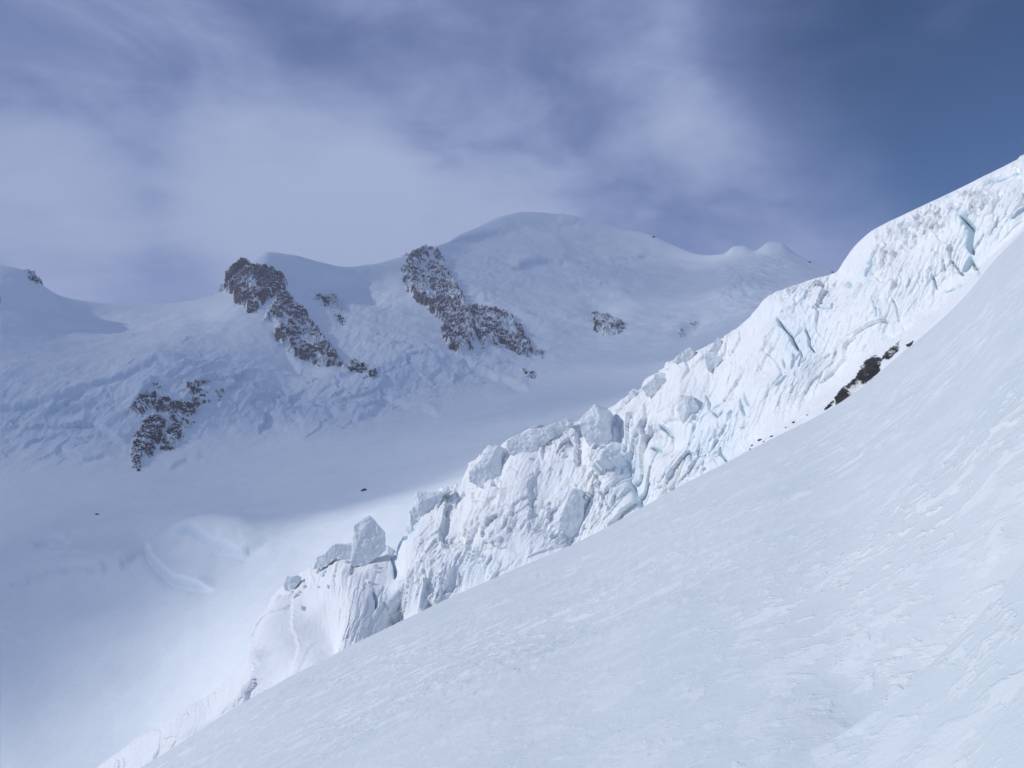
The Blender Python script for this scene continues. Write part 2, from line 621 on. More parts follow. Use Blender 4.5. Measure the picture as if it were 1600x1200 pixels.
FARD = FAR + fn * D[..., None]
nn = grid_normals(FARD)
if nn[100, 500, 2] < 0:
    nn = -nn
# blue ice tint on steep crevasse walls, its dark tone standing in for shade
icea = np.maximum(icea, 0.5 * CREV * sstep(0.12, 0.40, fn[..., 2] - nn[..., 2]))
rs = r_foot
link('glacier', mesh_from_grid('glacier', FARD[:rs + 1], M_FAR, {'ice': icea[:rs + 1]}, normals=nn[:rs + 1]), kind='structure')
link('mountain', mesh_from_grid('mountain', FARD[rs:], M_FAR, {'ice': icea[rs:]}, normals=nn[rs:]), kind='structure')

# ------------------------------------------------------------------ inverse look-up: surface point of the far sheet seen in a photo direction
fpx, fpy = project(FARD[:460 + 3])


def far_point(qx, qy):
    ci = np.clip(np.searchsorted(pxc, qx), 1, len(pxc) - 1)
    out = np.zeros(qx.shape + (3,))
    for j in np.unique(ci):
        m = ci == j
        c = fpy[:, j]
        run = np.minimum.accumulate(c)
        vis = np.concatenate([[True], c[1:] < run[:-1]])
        k = np.where(vis)[0]
        yy = c[k]
        Yd = np.interp(-qy[m], -yy, FARD[k, j, 1])
        out[m] = unproj(qx[m], qy[m], Yd)
    return out


# ================================================================== rocks standing out of the snow
def outcrop(name, polys, mat, H, cell, label, drift=0.35, step=0.8, seed=1, surf=far_point, ragged=7.0, strata=(0.7, 0.0, 1.0), lean=35, cat='rock', group=None):
    allp = np.array([q for p in polys for q in p])
    x0, y0 = allp.min(0) - 14
    x1, y1 = allp.max(0) + 14
    gx, gy = np.meshgrid(np.arange(x0, x1, step), np.arange(y0, y1, step))
    B = surf(gx, gy)
    # keep the depth of the carrying snow smooth so that the rock is not stretched over its edges
    mpp = B[..., 1].mean() / F
    q = B / (cell * mpp)
    sd = np.full(gx.shape, -1e9)
    for p in polys:
        sd = np.maximum(sd, polyin(gx, gy, p))
    n1 = fbm(q * 0.9 + seed * 7.1, 4)
    n2 = fbm(q * 3.0 + seed * 3.3, 3)
    sd = sd + ragged * n1 + 0.5 * ragged * n2
    st = np.array(strata) / np.linalg.norm(strata)
    w = q + 0.35 * np.stack([n1, n1, n2], -1)
    q = q * 1.5
    w = w * 1.5
    bedding = np.abs(((w @ st) * 1.6) % 1.0 - 0.5) * 2
    crag = ridged(q * np.array([1.0, 1, 0.55]) + seed, 5, 0.6)
    f, e = facets(w[..., 0] * 1.5 + 0.5 * w[..., 2], w[..., 2] * 1.1, seed + 20, 1.3)
    up = np.clip(sd / 7.0, -1.5, 1.0)
    h = H * mpp * (0.75 * up + np.clip(sd / 5, 0, 1) * (0.32 * f + 0.42 * crag + 0.16 * bedding + 0.25 * n2))
    # stand out towards the open air: up and away from the slope
    nrm = grid_normals(B)
    if nrm[..., 1].mean() > 0:
        nrm = -nrm
    nrm = np.stack([np.median(nrm[..., 0]) + 0 * gx, np.median(nrm[..., 1]) + 0 * gx, np.median(nrm[..., 2]) + 0 * gx], -1)
    nrm = nrm / np.linalg.norm(nrm, axis=-1, keepdims=True)
    V = B + nrm * h[..., None]
    ux, uy = gx / 1.0, gy / 1.0
    c_, s_ = math.cos(math.radians(lean)), math.sin(math.radians(lean))
    qa, qb = ux * c_ + uy * s_, -ux * s_ + uy * c_                # along and across the ledges, in photo pixels at this distance
    st = fbm(np.stack([qa / 15.0 + 0.6 * n1, qb / 3.6 + 0.8 * n1, 0 * qa + seed + 0.3], -1), 4, 0.65)
    pat = fbm(np.stack([qa / 26.0, qb / 22.0, 0 * qa + seed + 9.3], -1), 3)
    v = 0.55 * st + 0.78 * pat - 0.02 * np.clip(sd, 0, 8) + 0.30 * np.clip(1 - sd / 7.0, 0, 1.5)
    lo = 0.55 - 1.25 * drift
    dr = sstep(lo - 0.10, lo + 0.10, v)
    me = mesh_from_grid(name, V, mat, {'drift': dr}, keep=(sd > -9))
    return link(name, me, label=label, cat=cat, group=group)


outcrop('rock_buttress', [[(347, 452), (360, 420), (380, 406), (395, 413), (425, 421), (444, 430), (447, 447), (436, 460), (418, 468), (402, 486), (388, 489), (371, 472), (358, 458)]], M_ROCK, 9, 16,
        'brown rock head jutting from the skyline above the snow col', 0.22, seed=2, ragged=4, lean=-58)
outcrop('rock_buttress', [[(425, 440), (444, 436), (452, 462), (474, 486), (496, 515), (516, 540), (536, 572), (494, 572), (456, 556), (430, 533), (427, 505), (413, 500), (418, 480), (430, 465)]], M_ROCK, 8, 13,
        'long snow-dusted rock rib running down right from the brown rock head', 0.38, seed=3, ragged=5)
outcrop('rock_band', [[(490, 462), (520, 464), (540, 476), (530, 488), (505, 478)], [(522, 492), (538, 500), (530, 508)]], M_ROCK_DARK, 5, 10, 'thin broken rock patch on the snow right of the long rib', 0.42, seed=4, ragged=7)
outcrop('rock_band', [[(535, 572), (556, 562), (574, 570), (566, 580), (545, 582)], [(568, 576), (590, 582), (588, 592), (572, 588)]], M_ROCK_DARK, 5, 10, 'small dark rock patch below the foot of the long rib', 0.25, seed=5, ragged=5)
outcrop('rock_buttress', [[(627, 427), (640, 398), (664, 387), (684, 392), (698, 413), (713, 442), (728, 472), (742, 498), (746, 522), (738, 546), (718, 553), (702, 545), (690, 522), (692, 502), (664, 480), (640, 460)]], M_ROCK, 9, 14,
        'tall rounded rock tower in the middle with a tail running down right', 0.34, seed=6, ragged=5)
outcrop('rock_buttress', [[(732, 480), (766, 480), (796, 492), (812, 510), (826, 535), (836, 556), (812, 556), (788, 540), (752, 542), (744, 522)]], M_ROCK, 7, 13,
        'dark frosted rock shoulder just right of the rock tower tail', 0.38, seed=7, ragged=6)
outcrop('rock_band', [[(812, 576), (836, 580), (834, 592), (822, 588)], [(838, 546), (850, 548), (846, 560)]], M_ROCK_DARK, 4, 9, 'tiny rocks under the frosted shoulder at the basin edge', 0.25, seed=8, ragged=4)
outcrop('rock_outcrop', [[(202, 716), (208, 690), (226, 656), (240, 648), (262, 655), (262, 670), (250, 690), (236, 712), (216, 735), (204, 728)]], M_ROCK_DARK, 7, 13,
        'dark rock tongue low on the shaded icy slope at left', 0.30, seed=9, ragged=4, lean=12)
outcrop('rock_outcrop', [[(246, 640), (262, 632), (285, 628), (312, 622), (316, 636), (308, 650), (294, 672), (278, 700), (258, 703), (250, 690), (262, 664)], [(230, 640), (250, 620), (262, 626), (250, 644)]], M_ROCK_DARK, 6, 10,
        'scattered snowy rocks right of the dark rock tongue', 0.47, seed=10, ragged=7)
outcrop('rock_outcrop', [[(198, 640), (214, 622), (246, 612), (246, 632), (222, 648), (204, 648)]], M_ROCK_DARK, 6, 10, 'small rock patch above left of the dark rock tongue', 0.3, seed=11, ragged=5)
outcrop('rock_outcrop', [[(240, 602), (252, 604), (250, 612)], [(284, 598), (300, 600), (322, 618), (300, 618)], [(305, 598), (325, 596), (326, 604)], [(326, 614), (348, 612), (346, 622)], [(304, 626), (332, 626), (326, 634)]], M_ROCK_DARK, 6, 9,
        'row of small rocks across the top of the icy band at left', 0.25, seed=12, ragged=6)
outcrop('rock_outcrop', [[(924, 488), (944, 492), (976, 504), (970, 519), (946, 523), (926, 514)]], M_ROCK_DARK, 6, 10, 'small snow-plastered rock island below the summit dome', 0.32, seed=13, ragged=5)
outcrop('rock_outcrop', [[(1058, 520), (1064, 512), (1070, 524), (1062, 528)], [(1078, 506), (1088, 500), (1082, 514)]], M_ROCK_DARK, 4, 8, 'tiny rocks in the snow hollow behind the ice ridge', 0.3, seed=14, ragged=3)
outcrop('rock_outcrop', [[(36, 428), (50, 428), (60, 440), (57, 447), (44, 440)]], M_ROCK_DARK, 5, 9, 'small dark rock tip on the skyline at far left', 0.15, seed=15, ragged=3)
# ================================================================== icefall ridge
px_r = np.concatenate([np.linspace(150, 1120, 790), np.linspace(1121, 1620, 520), np.linspace(1623, 1950, 50)])
edge_pts = [(-1000, 1890), (-400, 1550), (0, 1322), (215, 1200), (420, 1076), (600, 985), (760, 910), (900, 848), (1050, 768), (1200, 690), (1300, 638), (1420, 545), (1500, 472), (1560, 400), (1600, 360), (1800, 140), (2100, -180), (2700, -700)]
edge = lambda x: pchip([e[0] for e in edge_pts], [e[1] for e in edge_pts], x)
crest = [(150, 1215, 165), (230, 1155, 170), (280, 1122, 175), (330, 1090, 180), (390, 1035, 186), (405, 1010, 188), (412, 975, 190), (425, 940, 194), (455, 908, 198), (490, 884, 203), (520, 868, 207), (560, 862, 212), (605, 850, 217),
         (622, 862, 219), (636, 830, 221), (648, 795, 223), (665, 775, 226), (690, 768, 230), (725, 760, 236), (736, 736, 238), (770, 703, 243), (782, 702, 245), (792, 694, 247), (830, 676, 253), (870, 668, 258), (900, 662, 263), (915, 652, 265), (930, 642, 267), (945, 640, 270), (1000, 604, 280),
         (1030, 585, 286), (1060, 562, 292), (1090, 548, 299), (1130, 530, 309), (1180, 492, 322), (1205, 466, 330), (1230, 452, 338), (1270, 436, 350), (1306, 425, 360), (1318, 408, 364), (1335, 385, 370), (1360, 362, 377), (1390, 346, 385),
         (1450, 318, 398), (1520, 284, 410), (1600, 244, 425), (1750, 160, 450), (1950, 60, 480)]
cy, cY = line(crest, px_r)
cY = smooth1d(pchip([150, 600, 1000, 1300, 1600, 1950], [332, 315, 285, 248, 208, 165], px_r), 30)
ice_bottom = [(150, 1240), (215, 1205), (420, 1082), (600, 990), (760, 916), (900, 852), (1050, 774), (1100, 742), (1180, 690), (1240, 642), (1280, 604), (1320, 576), (1400, 517), (1480, 458), (1540, 400), (1600, 352), (1750, 215), (1950, 100)]
by = smooth1d(pchip([e[0] for e in ice_bottom], [e[1] for e in ice_bottom], px_r), 12)
gap = np.maximum(by - cy, 6)
face_depth = gap * cY / F * (0.95 + 0.9 * sstep(700, 520, px_r))
bY = cY - face_depth
apron_d = 12 + 0.05 * np.maximum(px_r - 900, 0)
ey = edge(px_r)
L0 = unproj(px_r, np.maximum(ey, by) + 110, bY - apron_d - 14)
L1 = unproj(px_r, np.maximum(ey + 6, by + 14), bY - apron_d)
L2 = unproj(px_r, by, bY)
gs, fds = smooth1d(gap, 60), smooth1d(face_depth, 60)
mid1 = unproj(px_r, by - gs * 0.36, cY - fds * 0.80)
g2 = 0.5 * gap + 0.5 * smooth1d(gap, 30)
mid2 = unproj(px_r, by - g2 * 0.74, cY - fds * 0.45)
top = unproj(px_r, cy, cY)
ur = (px_r - 800) / F


def back(dy, dz):
    Y = cY + dy
    return np.stack([ur * Y, Y, top[:, 2] - dz], -1)


RC = np.array([L0, L1, L2, mid1, mid2, top, back(14, 3), back(50, 22), back(110, 60)])
rr = [6, 26, 95, 95, 80, 22, 12, 6]
RID = hermite_rows(RC, rr)
t_row = np.concatenate([np.full(n, i) + np.arange(n) / n for i, n in enumerate(rr)] + [[len(rr)]])[:, None] + 0 * RID[..., 0]
rn = grid_normals(RID)
if rn[60, 500, 1] > 0:
    rn = -rn
px, py = project(RID)
P = RID
seg = np.concatenate([[0], np.cumsum(np.hypot(np.diff(top[:, 0]), np.diff(top[:, 1])))])
s_m = seg[None, :] + 0 * t_row                                   # metres along the ridge
h_m = P[..., 2] - top[None, :, 2]                                # metres below the crest
s_f = s_m - 0.5 * h_m                                            # structures slant down to the left
face = sstep(1.6, 2.2, t_row) * sstep(6.6, 5.2, t_row)           # where the broken ice is
rough = np.clip(1.15 - sstep(1060, 1210, px) * 0.97, 0, 1.2)     # blocky to the left, wind-smoothed to the right
rough = rough * (1 - 0.5 * sstep(660, 600, px)) * (1 - 0.9 * blob(px, py, 490, 970, 55, 60, 20)) * (1 - 0.35 * blob(px, py, 800, 860, 60, 26, -25)) * (1 - 0.55 * blob(px, py, 590, 920, 45, 60))
w1, w2 = fbm(P / 18.0, 3), fbm(P / 18.0 + 20, 3)
D = fbm(P / np.array([40., 40, 30]) + 4, 3) * 2.6 * face
# large buttresses and gullies running down the face
gul = ridged(np.stack([s_f / 34.0 + 0.25 * w1, h_m / 90.0, 0 * s_m + 3], -1), 2)
D += face * sstep(5.3, 4.4, t_row) * gul * (0.25 + 1.5 * np.minimum(rough, 1) * sstep(560, 680, px))
f1, e1 = facets(s_f / 13.0 + 0.05 * w1, h_m / 15.0 + 0.05 * w2, 5, 1.3)
f2, e2 = facets(s_f / 5.0 + 0.08 * w2, h_m / 7.0 + 0.08 * w1, 6, 1.4)
f3, e3 = facets(s_f / 2.2 + 0.1 * w1, h_m / 3.8 + 0.1 * w2, 8, 1.4)
chip, _ = facets(s_f / 1.0 + 0.15 * w1, h_m / 1.8 + 0.15 * w2, 9, 1.4)
patchy = 0.3 + 0.7 * sstep(-0.25, 0.35, fbm(P / 22.0 + 33, 3))
D += face * rough * (f1 * 2.2 + f2 * 1.15 * patchy)
low = sstep(4.6, 3.2, t_row)
flute = ridged(np.stack([s_f / 3.2 + 0.5 * w1, h_m / 16.0, P[..., 1] / 60], -1) + 7, 4, 0.6)
D += face * rough * patchy * (f3 * 0.65 + flute * 0.30 * (0.3 + 0.7 * low) + 0.34 * chip)
# cracks between blocks
D -= face * rough * 0.6 * sstep(0.05, 0.0, e1) * sstep(0.0, 0.3, w1) * sstep(600, 700, px)
D -= face * rough * 0.3 * sstep(0.08, 0.0, e2) * patchy * sstep(600, 700, px)
# right part: bulging, wind-polished ice with slanting layers and long crevasses
sm_r = sstep(1120, 1240, px) * face
D += sm_r * (fbm(P / 16.0 + 60, 2) * 1.0 + facets(s_m / 22.0 + 0.3 * w1, h_m / 18.0 + 0.3 * w2, 15, 1.0)[0] * 1.3)
lay = np.abs(((s_m * 0.55 - h_m * 0.84 + 3.5 * w1) / 2.6) % 1.0 - 0.5) * 2
D += sm_r * sstep(3.4, 4.6, t_row) * sstep(-0.1, 0.3, fbm(P / 25.0 + 80, 2)) * lay * 0.55
D += sm_r * sstep(0.0, 0.5, fbm(P / 20.0 + 90, 2)) * (f3 * 0.6 + f2 * 0.5 + 0.4 * chip)
D += sm_r * (0.55 * ridged(np.stack([s_f / 9.0 + 0.4 * w1, h_m / 26.0, 0 * s_m + 5.3], -1), 4, 0.55) + 0.25 * f3 + 0.12 * chip)


def crack(poly, wpx, depth, wob=3.0):
    global D, ICEA
    s, t = pdist(px + wob * w1 * 2, py + wob * w2, poly)
    end = np.sqrt(np.clip(4 * t * (1 - t), 0, 1)) + 0.15
    k = np.exp(-(s / (0.62 * wpx * end)) ** 2)
    D -= 0.95 * depth * k
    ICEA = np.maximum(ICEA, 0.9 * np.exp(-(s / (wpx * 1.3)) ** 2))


ICEA = np.zeros(px.shape, np.float32)
for poly, w, d in (([(1219, 500), (1222, 508), (1233, 522), (1240, 540), (1244, 552)], 2.6, 4), ([(1236, 555), (1237, 572), (1238, 582)], 2.2, 3), ([(1246, 550), (1250, 562), (1248, 578)], 1.8, 2.5),
                   ([(1257, 512), (1263, 528), (1261, 540), (1270, 553)], 2.0, 3), ([(1220, 560), (1224, 580)], 1.6, 2.0), ([(1275, 478), (1298, 481), (1300, 472)], 1.8, 2.5), ([(1225, 490), (1262, 462)], 1.3, 1.4),
                   ([(1185, 530), (1205, 505)], 1.3, 1.2), ([(1160, 625), (1166, 645), (1170, 655)], 2.4, 3), ([(1164, 615), (1172, 630), (1178, 640)], 2.0, 2.4), ([(1215, 608), (1224, 598), (1230, 590)], 2.6, 2.5),
                   ([(1313, 440), (1320, 440), (1327, 446)], 3.2, 4), ([(1352, 428), (1360, 412), (1364, 400)], 3.4, 4.5), ([(1452, 430), (1456, 450)], 1.6, 2), ([(1340, 460), (1341, 470)], 2, 2),
                   ([(1395, 468), (1402, 490), (1406, 505)], 1.2, 1.4), ([(1368, 470), (1372, 500)], 1.3, 1.4), ([(1510, 345), (1522, 362), (1518, 385), (1526, 398)], 6.0, 4.5), ([(1505, 420), (1520, 405), (1530, 428)], 3, 3),
                   ([(1562, 345), (1553, 375)], 1.6, 2), ([(1545, 290), (1575, 278), (1600, 268)], 1.6, 1.8), ([(1400, 375), (1425, 352)], 2.2, 1.5), ([(1470, 455), (1500, 448), (1530, 425)], 2.0, 2.5),
                   ([(1585, 350), (1600, 335), (1615, 320)], 5, 4), ([(1025, 660), (1036, 668), (1046, 676)], 3.0, 4.0), ([(1012, 692), (1030, 698)], 3.0, 3.5), ([(615, 872), (617, 890), (616, 905)], 2.6, 5.0), ([(584, 925), (590, 936), (588, 948)], 2.4, 4.0),
                   ([(958, 772), (960, 790)], 2.2, 3), ([(900, 795), (895, 820)], 2.0, 2.5), ([(970, 735), (985, 770), (998, 800)], 3.0, 3.0), ([(1130, 700), (1135, 722)], 2.2, 2.6), ([(1075, 700), (1080, 720)], 2.0, 2.4),
                   ([(1115, 640), (1125, 650), (1132, 640)], 2.4, 2.4), ([(1100, 615), (1112, 640)], 2.0, 2.0), ([(620, 850), (640, 838), (655, 825)], 6.0, 4.0)):
    crack(poly, w, d)
# bare blue ice where snow does not hold
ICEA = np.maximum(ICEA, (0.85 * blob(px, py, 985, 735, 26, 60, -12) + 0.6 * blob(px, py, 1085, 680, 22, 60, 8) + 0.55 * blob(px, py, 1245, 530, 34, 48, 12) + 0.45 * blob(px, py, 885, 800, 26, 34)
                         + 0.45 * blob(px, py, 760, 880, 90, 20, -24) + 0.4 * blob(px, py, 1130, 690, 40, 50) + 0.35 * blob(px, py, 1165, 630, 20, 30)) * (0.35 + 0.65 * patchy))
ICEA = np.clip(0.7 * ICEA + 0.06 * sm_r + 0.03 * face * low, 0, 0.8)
# hollows
D -= face * (6 * blob(px, py, 985, 740, 20, 55, -14) + 11 * blob(px, py, 492, 985, 34, 60, 22) + 3 * blob(px, py, 1045, 690, 30, 22) - 1.5 * blob(px, py, 950, 760, 14, 60, 6) - 8 * blob(px, py, 430, 1000, 16, 55, 18))
D *= sstep(0.8, 1.3, t_row) * (1 - 0.45 * sstep(425, 380, px))
D += 0.4 * fbm(P / 5.0 + 70, 3) * (1 - face) * sstep(0.8, 1.3, t_row)
# crest keeps its outline: shrink the push near the very top
D *= 1 - (0.55 + 0.4 * sstep(1120, 1200, px)) * np.exp(-((t_row - 5.0) / 0.3) ** 2)
RIDD = RID + rn * D[..., None]
icef = link('ice_ridge', mesh_from_grid('ice_ridge', RIDD, M_RIDGE, {'ice': ICEA}), label='sunlit broken ice ridge climbing to the upper right behind the smooth snow slope', cat='ice ridge')

rpx, rpy = project(RIDD)


def ridge_point(qx, qy):
    ci = np.clip(np.searchsorted(px_r, qx), 1, len(px_r) - 1)
    out = np.zeros(qx.shape + (3,))
    for j in np.unique(ci):
        m = ci == j
        c = rpy[:, j]
        run = np.minimum.accumulate(c)
        vis = np.concatenate([[True], c[1:] < run[:-1]])
        k = np.where(vis)[0]
        Yd = np.interp(-qy[m], -c[k], RIDD[k, j, 1])
        out[m] = unproj(qx[m], qy[m], Yd)
    return out


outcrop('rock_outcrop', [[(1308, 632), (1306, 622), (1322, 604), (1338, 592), (1352, 566), (1366, 556), (1378, 560), (1376, 572), (1362, 592), (1345, 604), (1330, 618), (1316, 630)],
                         [(1378, 560), (1390, 548), (1400, 540), (1408, 531), (1402, 548), (1388, 562)], [(1290, 640), (1302, 626), (1304, 630)], [(1417, 541), (1426, 534), (1420, 543)]], M_ROCK_NEAR, 7, 8,
        'bare dark rock strip breaking through snow at the foot of the ice ridge', 0.06, step=0.5, seed=21, surf=ridge_point, ragged=2.5, lean=-50)

# ------------------------------------------------------------------ single blocks of ice standing on the ridge
import bmesh


def serac(outline, ridge_at, thick, label, poke=None, fwd=1.5, cat='ice block', name='ice_block', group=None, skew=(0.5, 0.0), rel=0.0, seed=0):
    """an outline in the photo at the ridge's own distance, given real depth; poke: corner of the front pushed towards the viewer"""
    base = ridge_point(np.array([float(ridge_at[0])]), np.array([float(ridge_at[1])]))[0]
    Y = base[1] - rel
    fr = np.array([unproj(np.float64(x), np.float64(y), Y) for x, y in outline])
    c = fr.mean(0)
    bk = c + (fr - c) * 0.86 + np.array([skew[0] * thick, thick, skew[1] * thick])
    bm = bmesh.new()
    vf = [bm.verts.new(v) for v in fr]
    vb = [bm.verts.new(v) for v in bk]
    n = len(vf)
    if poke:
        pv_ = unproj(np.float64(poke[0]), np.float64(poke[1]), Y)
        pv_ = pv_ * ((Y - fwd) / Y)
        pvt = bm.verts.new(pv_)
        for i in range(n):
            bm.faces.new((vf[i], vf[(i + 1) % n], pvt))
    else:
        bm.faces.new(vf)
    bm.faces.new(vb[::-1])
    for i in range(n):
        bm.faces.new((vf[(i + 1) % n], vf[i], vb[i], vb[(i + 1) % n]))
    bmesh.ops.recalc_face_normals(bm, faces=bm.faces)
    r = np.random.default_rng(seed + 100)
    for v in bm.verts:
        v.co += Vector(r.normal(size=3) * 0.22)
    bmesh.ops.bevel(bm, geom=[e for e in bm.edges], offset=0.10, segments=1, affect='EDGES', clamp_overlap=True)
    bmesh.ops.triangulate(bm, faces=bm.faces)
    for k in range(4):
        le = [e for e in bm.edges if e.calc_length() > 0.8]
        if not le:
            break
        bmesh.ops.subdivide_edges(bm, edges=le, cuts=1)
        bmesh.ops.triangulate(bm, faces=bm.faces)
    bm.normal_update()
    co = np.array([v.co for v in bm.verts])
    no = np.array([v.normal for v in bm.verts])
    co = co + no * (0.25 * fbm(co / 3.0 + seed, 2) + 0.30 * ridged(co / 2.2 + seed, 3) + 0.10 * fbm(co / 0.8 + seed, 2))[:, None]
    for v, q in zip(bm.verts, co):
        v.co = q
    me = bpy.data.meshes.new(name)
    bm.to_mesh(me)
    bm.free()
    at = me.attributes.new('ice', 'FLOAT', 'POINT')
    at.data.foreach_set('value', np.full(len(me.vertices), 0.08, np.float32))
    me.materials.append(M_RIDGE)
    return link(name, me, label=label, cat=cat, group=group)


serac([(549, 884), (553, 822), (560, 816), (576, 806), (588, 815), (603, 834), (603, 860), (570, 884)], (585, 880), 5, 'tall tent-shaped ice block standing alone on the lower ridge crest', (558, 850), 1.2, rel=-0.3, skew=(-0.18, -0.05), seed=1)
serac([(520, 872), (524, 851), (549, 850), (549, 873)], (535, 880), 5, 'low square ice block leaning on the tent-shaped block', rel=1.0, seed=2)
serac([(489, 890), (496, 870), (508, 864), (518, 852), (522, 872), (508, 884)], (505, 888), 4, 'small wedge of ice at the left end of the crest blocks', rel=0.8, seed=3)
serac([(733, 752), (733, 737), (745, 722), (766, 704), (778, 697), (781, 716), (789, 752), (756, 764)], (760, 762), 8, 'big white block with a rounded left brow on the ridge crest', (762, 730), 1.5, rel=-2.5, seed=4)
serac([(792, 706), (792, 690), (826, 674), (858, 664), (866, 680), (846, 696), (842, 716), (810, 722)], (815, 720), 8, 'long flat-topped ice block overhanging the ridge crest', (838, 690), 1.0, rel=-2.5, seed=5)
serac([(858, 684), (859, 664), (884, 654), (890, 660), (886, 668), (890, 674), (870, 690)], (872, 688), 5, 'small notched ice block right of the flat-topped block', rel=-2.0, seed=6)
serac([(906, 662), (908, 652), (930, 632), (940, 640), (946, 652), (958, 690), (935, 716), (916, 690)], (930, 714), 9, 'pointed ice pinnacle on the crest above the deep blue hollow', (938, 655), 2.2, rel=-3.2, seed=7)
serac([(862, 822), (868, 806), (896, 764), (904, 770), (910, 782), (908, 818), (900, 838), (876, 852)], (880, 856), 8, 'steep triangular ice slab leaning out low on the ridge face', (872, 812), 2.0, rel=-4.2, seed=8)
serac([(1100, 557), (1131, 562), (1110, 582), (1103, 574)], (1108, 584), 4, 'small triangular overhanging ice block high on the broken slope', rel=0.6, skew=(0.3, 0.6), seed=9)
serac([(1052, 566), (1064, 550), (1078, 545), (1086, 552), (1070, 572)], (1065, 570), 5, 'rounded ice hump on the crest left of the triangular block', rel=-1.5, seed=10)
serac([(1108, 548), (1122, 530), (1131, 541), (1120, 554)], (1118, 556), 4, 'tilted square ice block on the crest above the triangular block', rel=-1.2, seed=11)
serac([(1004, 606), (1022, 592), (1050, 594), (1052, 604), (1030, 612), (1012, 622)], (1028, 614), 5, 'low shaded ice slab on the crest left of the rounded hump', rel=-0.8, skew=(0.2, 0.5), seed=12)
serac([(1056, 640), (1064, 620), (1078, 618), (1088, 634), (1086, 656), (1068, 664)], (1072, 664), 5, 'rounded ice boulder midway down the broken slope below the rounded hump', (1074, 640), 1.2, rel=-1.8, seed=13)
serac([(640, 800), (650, 770), (668, 770), (700, 768), (684, 776), (676, 800), (655, 815)], (662, 812), 6, 'ice block with a dark flat overhang where the ridge steps up', (655, 785), 1.5, rel=-2.0, seed=14)
serac([(642, 830), (640, 800), (650, 794), (654, 806), (650, 828)], (648, 830), 3, 'thin upright ice flake at the notch beside the stepped block', rel=-0.5, seed=15)
serac([(444, 914), (450, 902), (460, 900), (466, 908), (456, 922), (446, 924)], (455, 922), 3, 'small ice lump on the snowy lower crest', rel=-1.0, seed=16)
serac([(412, 996), (420, 986), (430, 982), (432, 988), (420, 999)], (422, 998), 3, 'grey ice lens half buried at the left end of the crest', rel=-0.8, seed=17)

# angular chunks fallen about the crest and the broken face
rc = np.random.default_rng(42)
spots = []
for k in range(26):
    t = rc.random()
    x = 430 + 720 * t
    spots.append((x, float(np.interp(x, px_r, cy)) + rc.uniform(2, 14), rc.uniform(1.0, 2.6)))
for k in range(20):
    x = rc.uniform(640, 1160)
    c0, b0 = float(np.interp(x, px_r, cy)), float(np.interp(x, px_r, by))
    spots.append((x, c0 + (b0 - c0) * rc.uniform(0.15, 0.7), rc.uniform(0.8, 2.2)))
for k in range(24):
    spots.append((rc.uniform(410, 610), 0, rc.uniform(0.5, 1.6)))
for k, (x, y, sz) in enumerate(spots):
    if y == 0:
        y = float(np.interp(x, px_r, cy)) + rc.uniform(4, 55)
    b0 = ridge_point(np.array([x]), np.array([y]))[0]
    bm = bmesh.new()
    for i in range(11):
        v = rc.normal(size=3)
        v /= np.abs(v).max() ** 0.6 * np.linalg.norm(v) ** 0.4
        bm.verts.new(b0 + v * sz * np.array([1.0, 0.8, 1.25]) * 0.8)
    bmesh.ops.convex_hull(bm, input=bm.verts)
    bmesh.ops.delete(bm, geom=[v for v in bm.verts if not v.link_faces], context='VERTS')
    bmesh.ops.recalc_face_normals(bm, faces=bm.faces)
    me = bpy.data.meshes.new('ice_chunk')
    bm.to_mesh(me)
    bm.free()
    at = me.attributes.new('ice', 'FLOAT', 'POINT')
    at.data.foreach_set('value', np.full(len(me.vertices), 0.05, np.float32))
    me.materials.append(M_RIDGE)
    w_, g_ = ((('small angular ice chunk lying along the crest of the ice ridge', 'ice chunks along the crest') if k < 26 else
               ('small angular ice chunk stuck partway down the broken ice face', 'ice chunks on the ice face')) if k < 46 else
              ('small ice chunk half buried in the snowy lower left end of the ridge', 'ice chunks at the lower left end'))
    link('ice_chunk', me, label=w_, cat='ice chunk', group=g_)

# single stones showing through the snow
def stone(surf, x, y, sz, label, seed, group=None):
    r = np.random.default_rng(seed)
    b0 = surf(np.array([float(x)]), np.array([float(y)]))[0]
    bm = bmesh.new()
    for i in range(14):
        v = r.normal(size=3)
        v /= np.linalg.norm(v)
        bm.verts.new(b0 + v * sz * np.array([1.3, 0.9, 0.7]) * r.uniform(0.7, 1.0))
    bmesh.ops.convex_hull(bm, input=bm.verts)
    bmesh.ops.delete(bm, geom=[v for v in bm.verts if not v.link_faces], context='VERTS')
    bmesh.ops.recalc_face_normals(bm, faces=bm.faces)
    me = bpy.data.meshes.new('stone')
    bm.to_mesh(me)
    bm.free()
    at = me.attributes.new('drift', 'FLOAT', 'POINT')
    me.materials.append(M_ROCK_NEAR)
    link('stone', me, label=label, cat='stone', group=group)


stone(far_point, 569, 766, 3.2, 'lone dark boulder on the shaded glacier above the sunlit patch', 1)
stone(far_point, 1021, 371, 9.0, 'tiny dark rock on the skyline right of the summit dome', 3)
stone(far_point, 1264, 410, 7.0, 'tiny dark rock on the skyline just right of the twin snow humps', 4)
stone(far_point, 1301, 426, 8.0, 'tiny dark rock on the skyline where it meets the ice ridge', 5)
stone(far_point, 152, 804, 2.6, 'lone small boulder on the shaded glacier below the dark rock tongue', 2)
for k, (x, y, z) in enumerate(((1176, 696, 0.5), (1188, 688, 0.8), (1194, 690, 0.5), (1206, 682, 0.5), (1172, 702, 0.4), (1228, 668, 0.4), (1240, 660, 0.5), (1262, 648, 0.4))):
    stone(ridge_point, x, y, z, 'tiny dark stone in the snow strip left of the bare rock strip', 10 + k, 'tiny stones at the foot of the ice ridge')

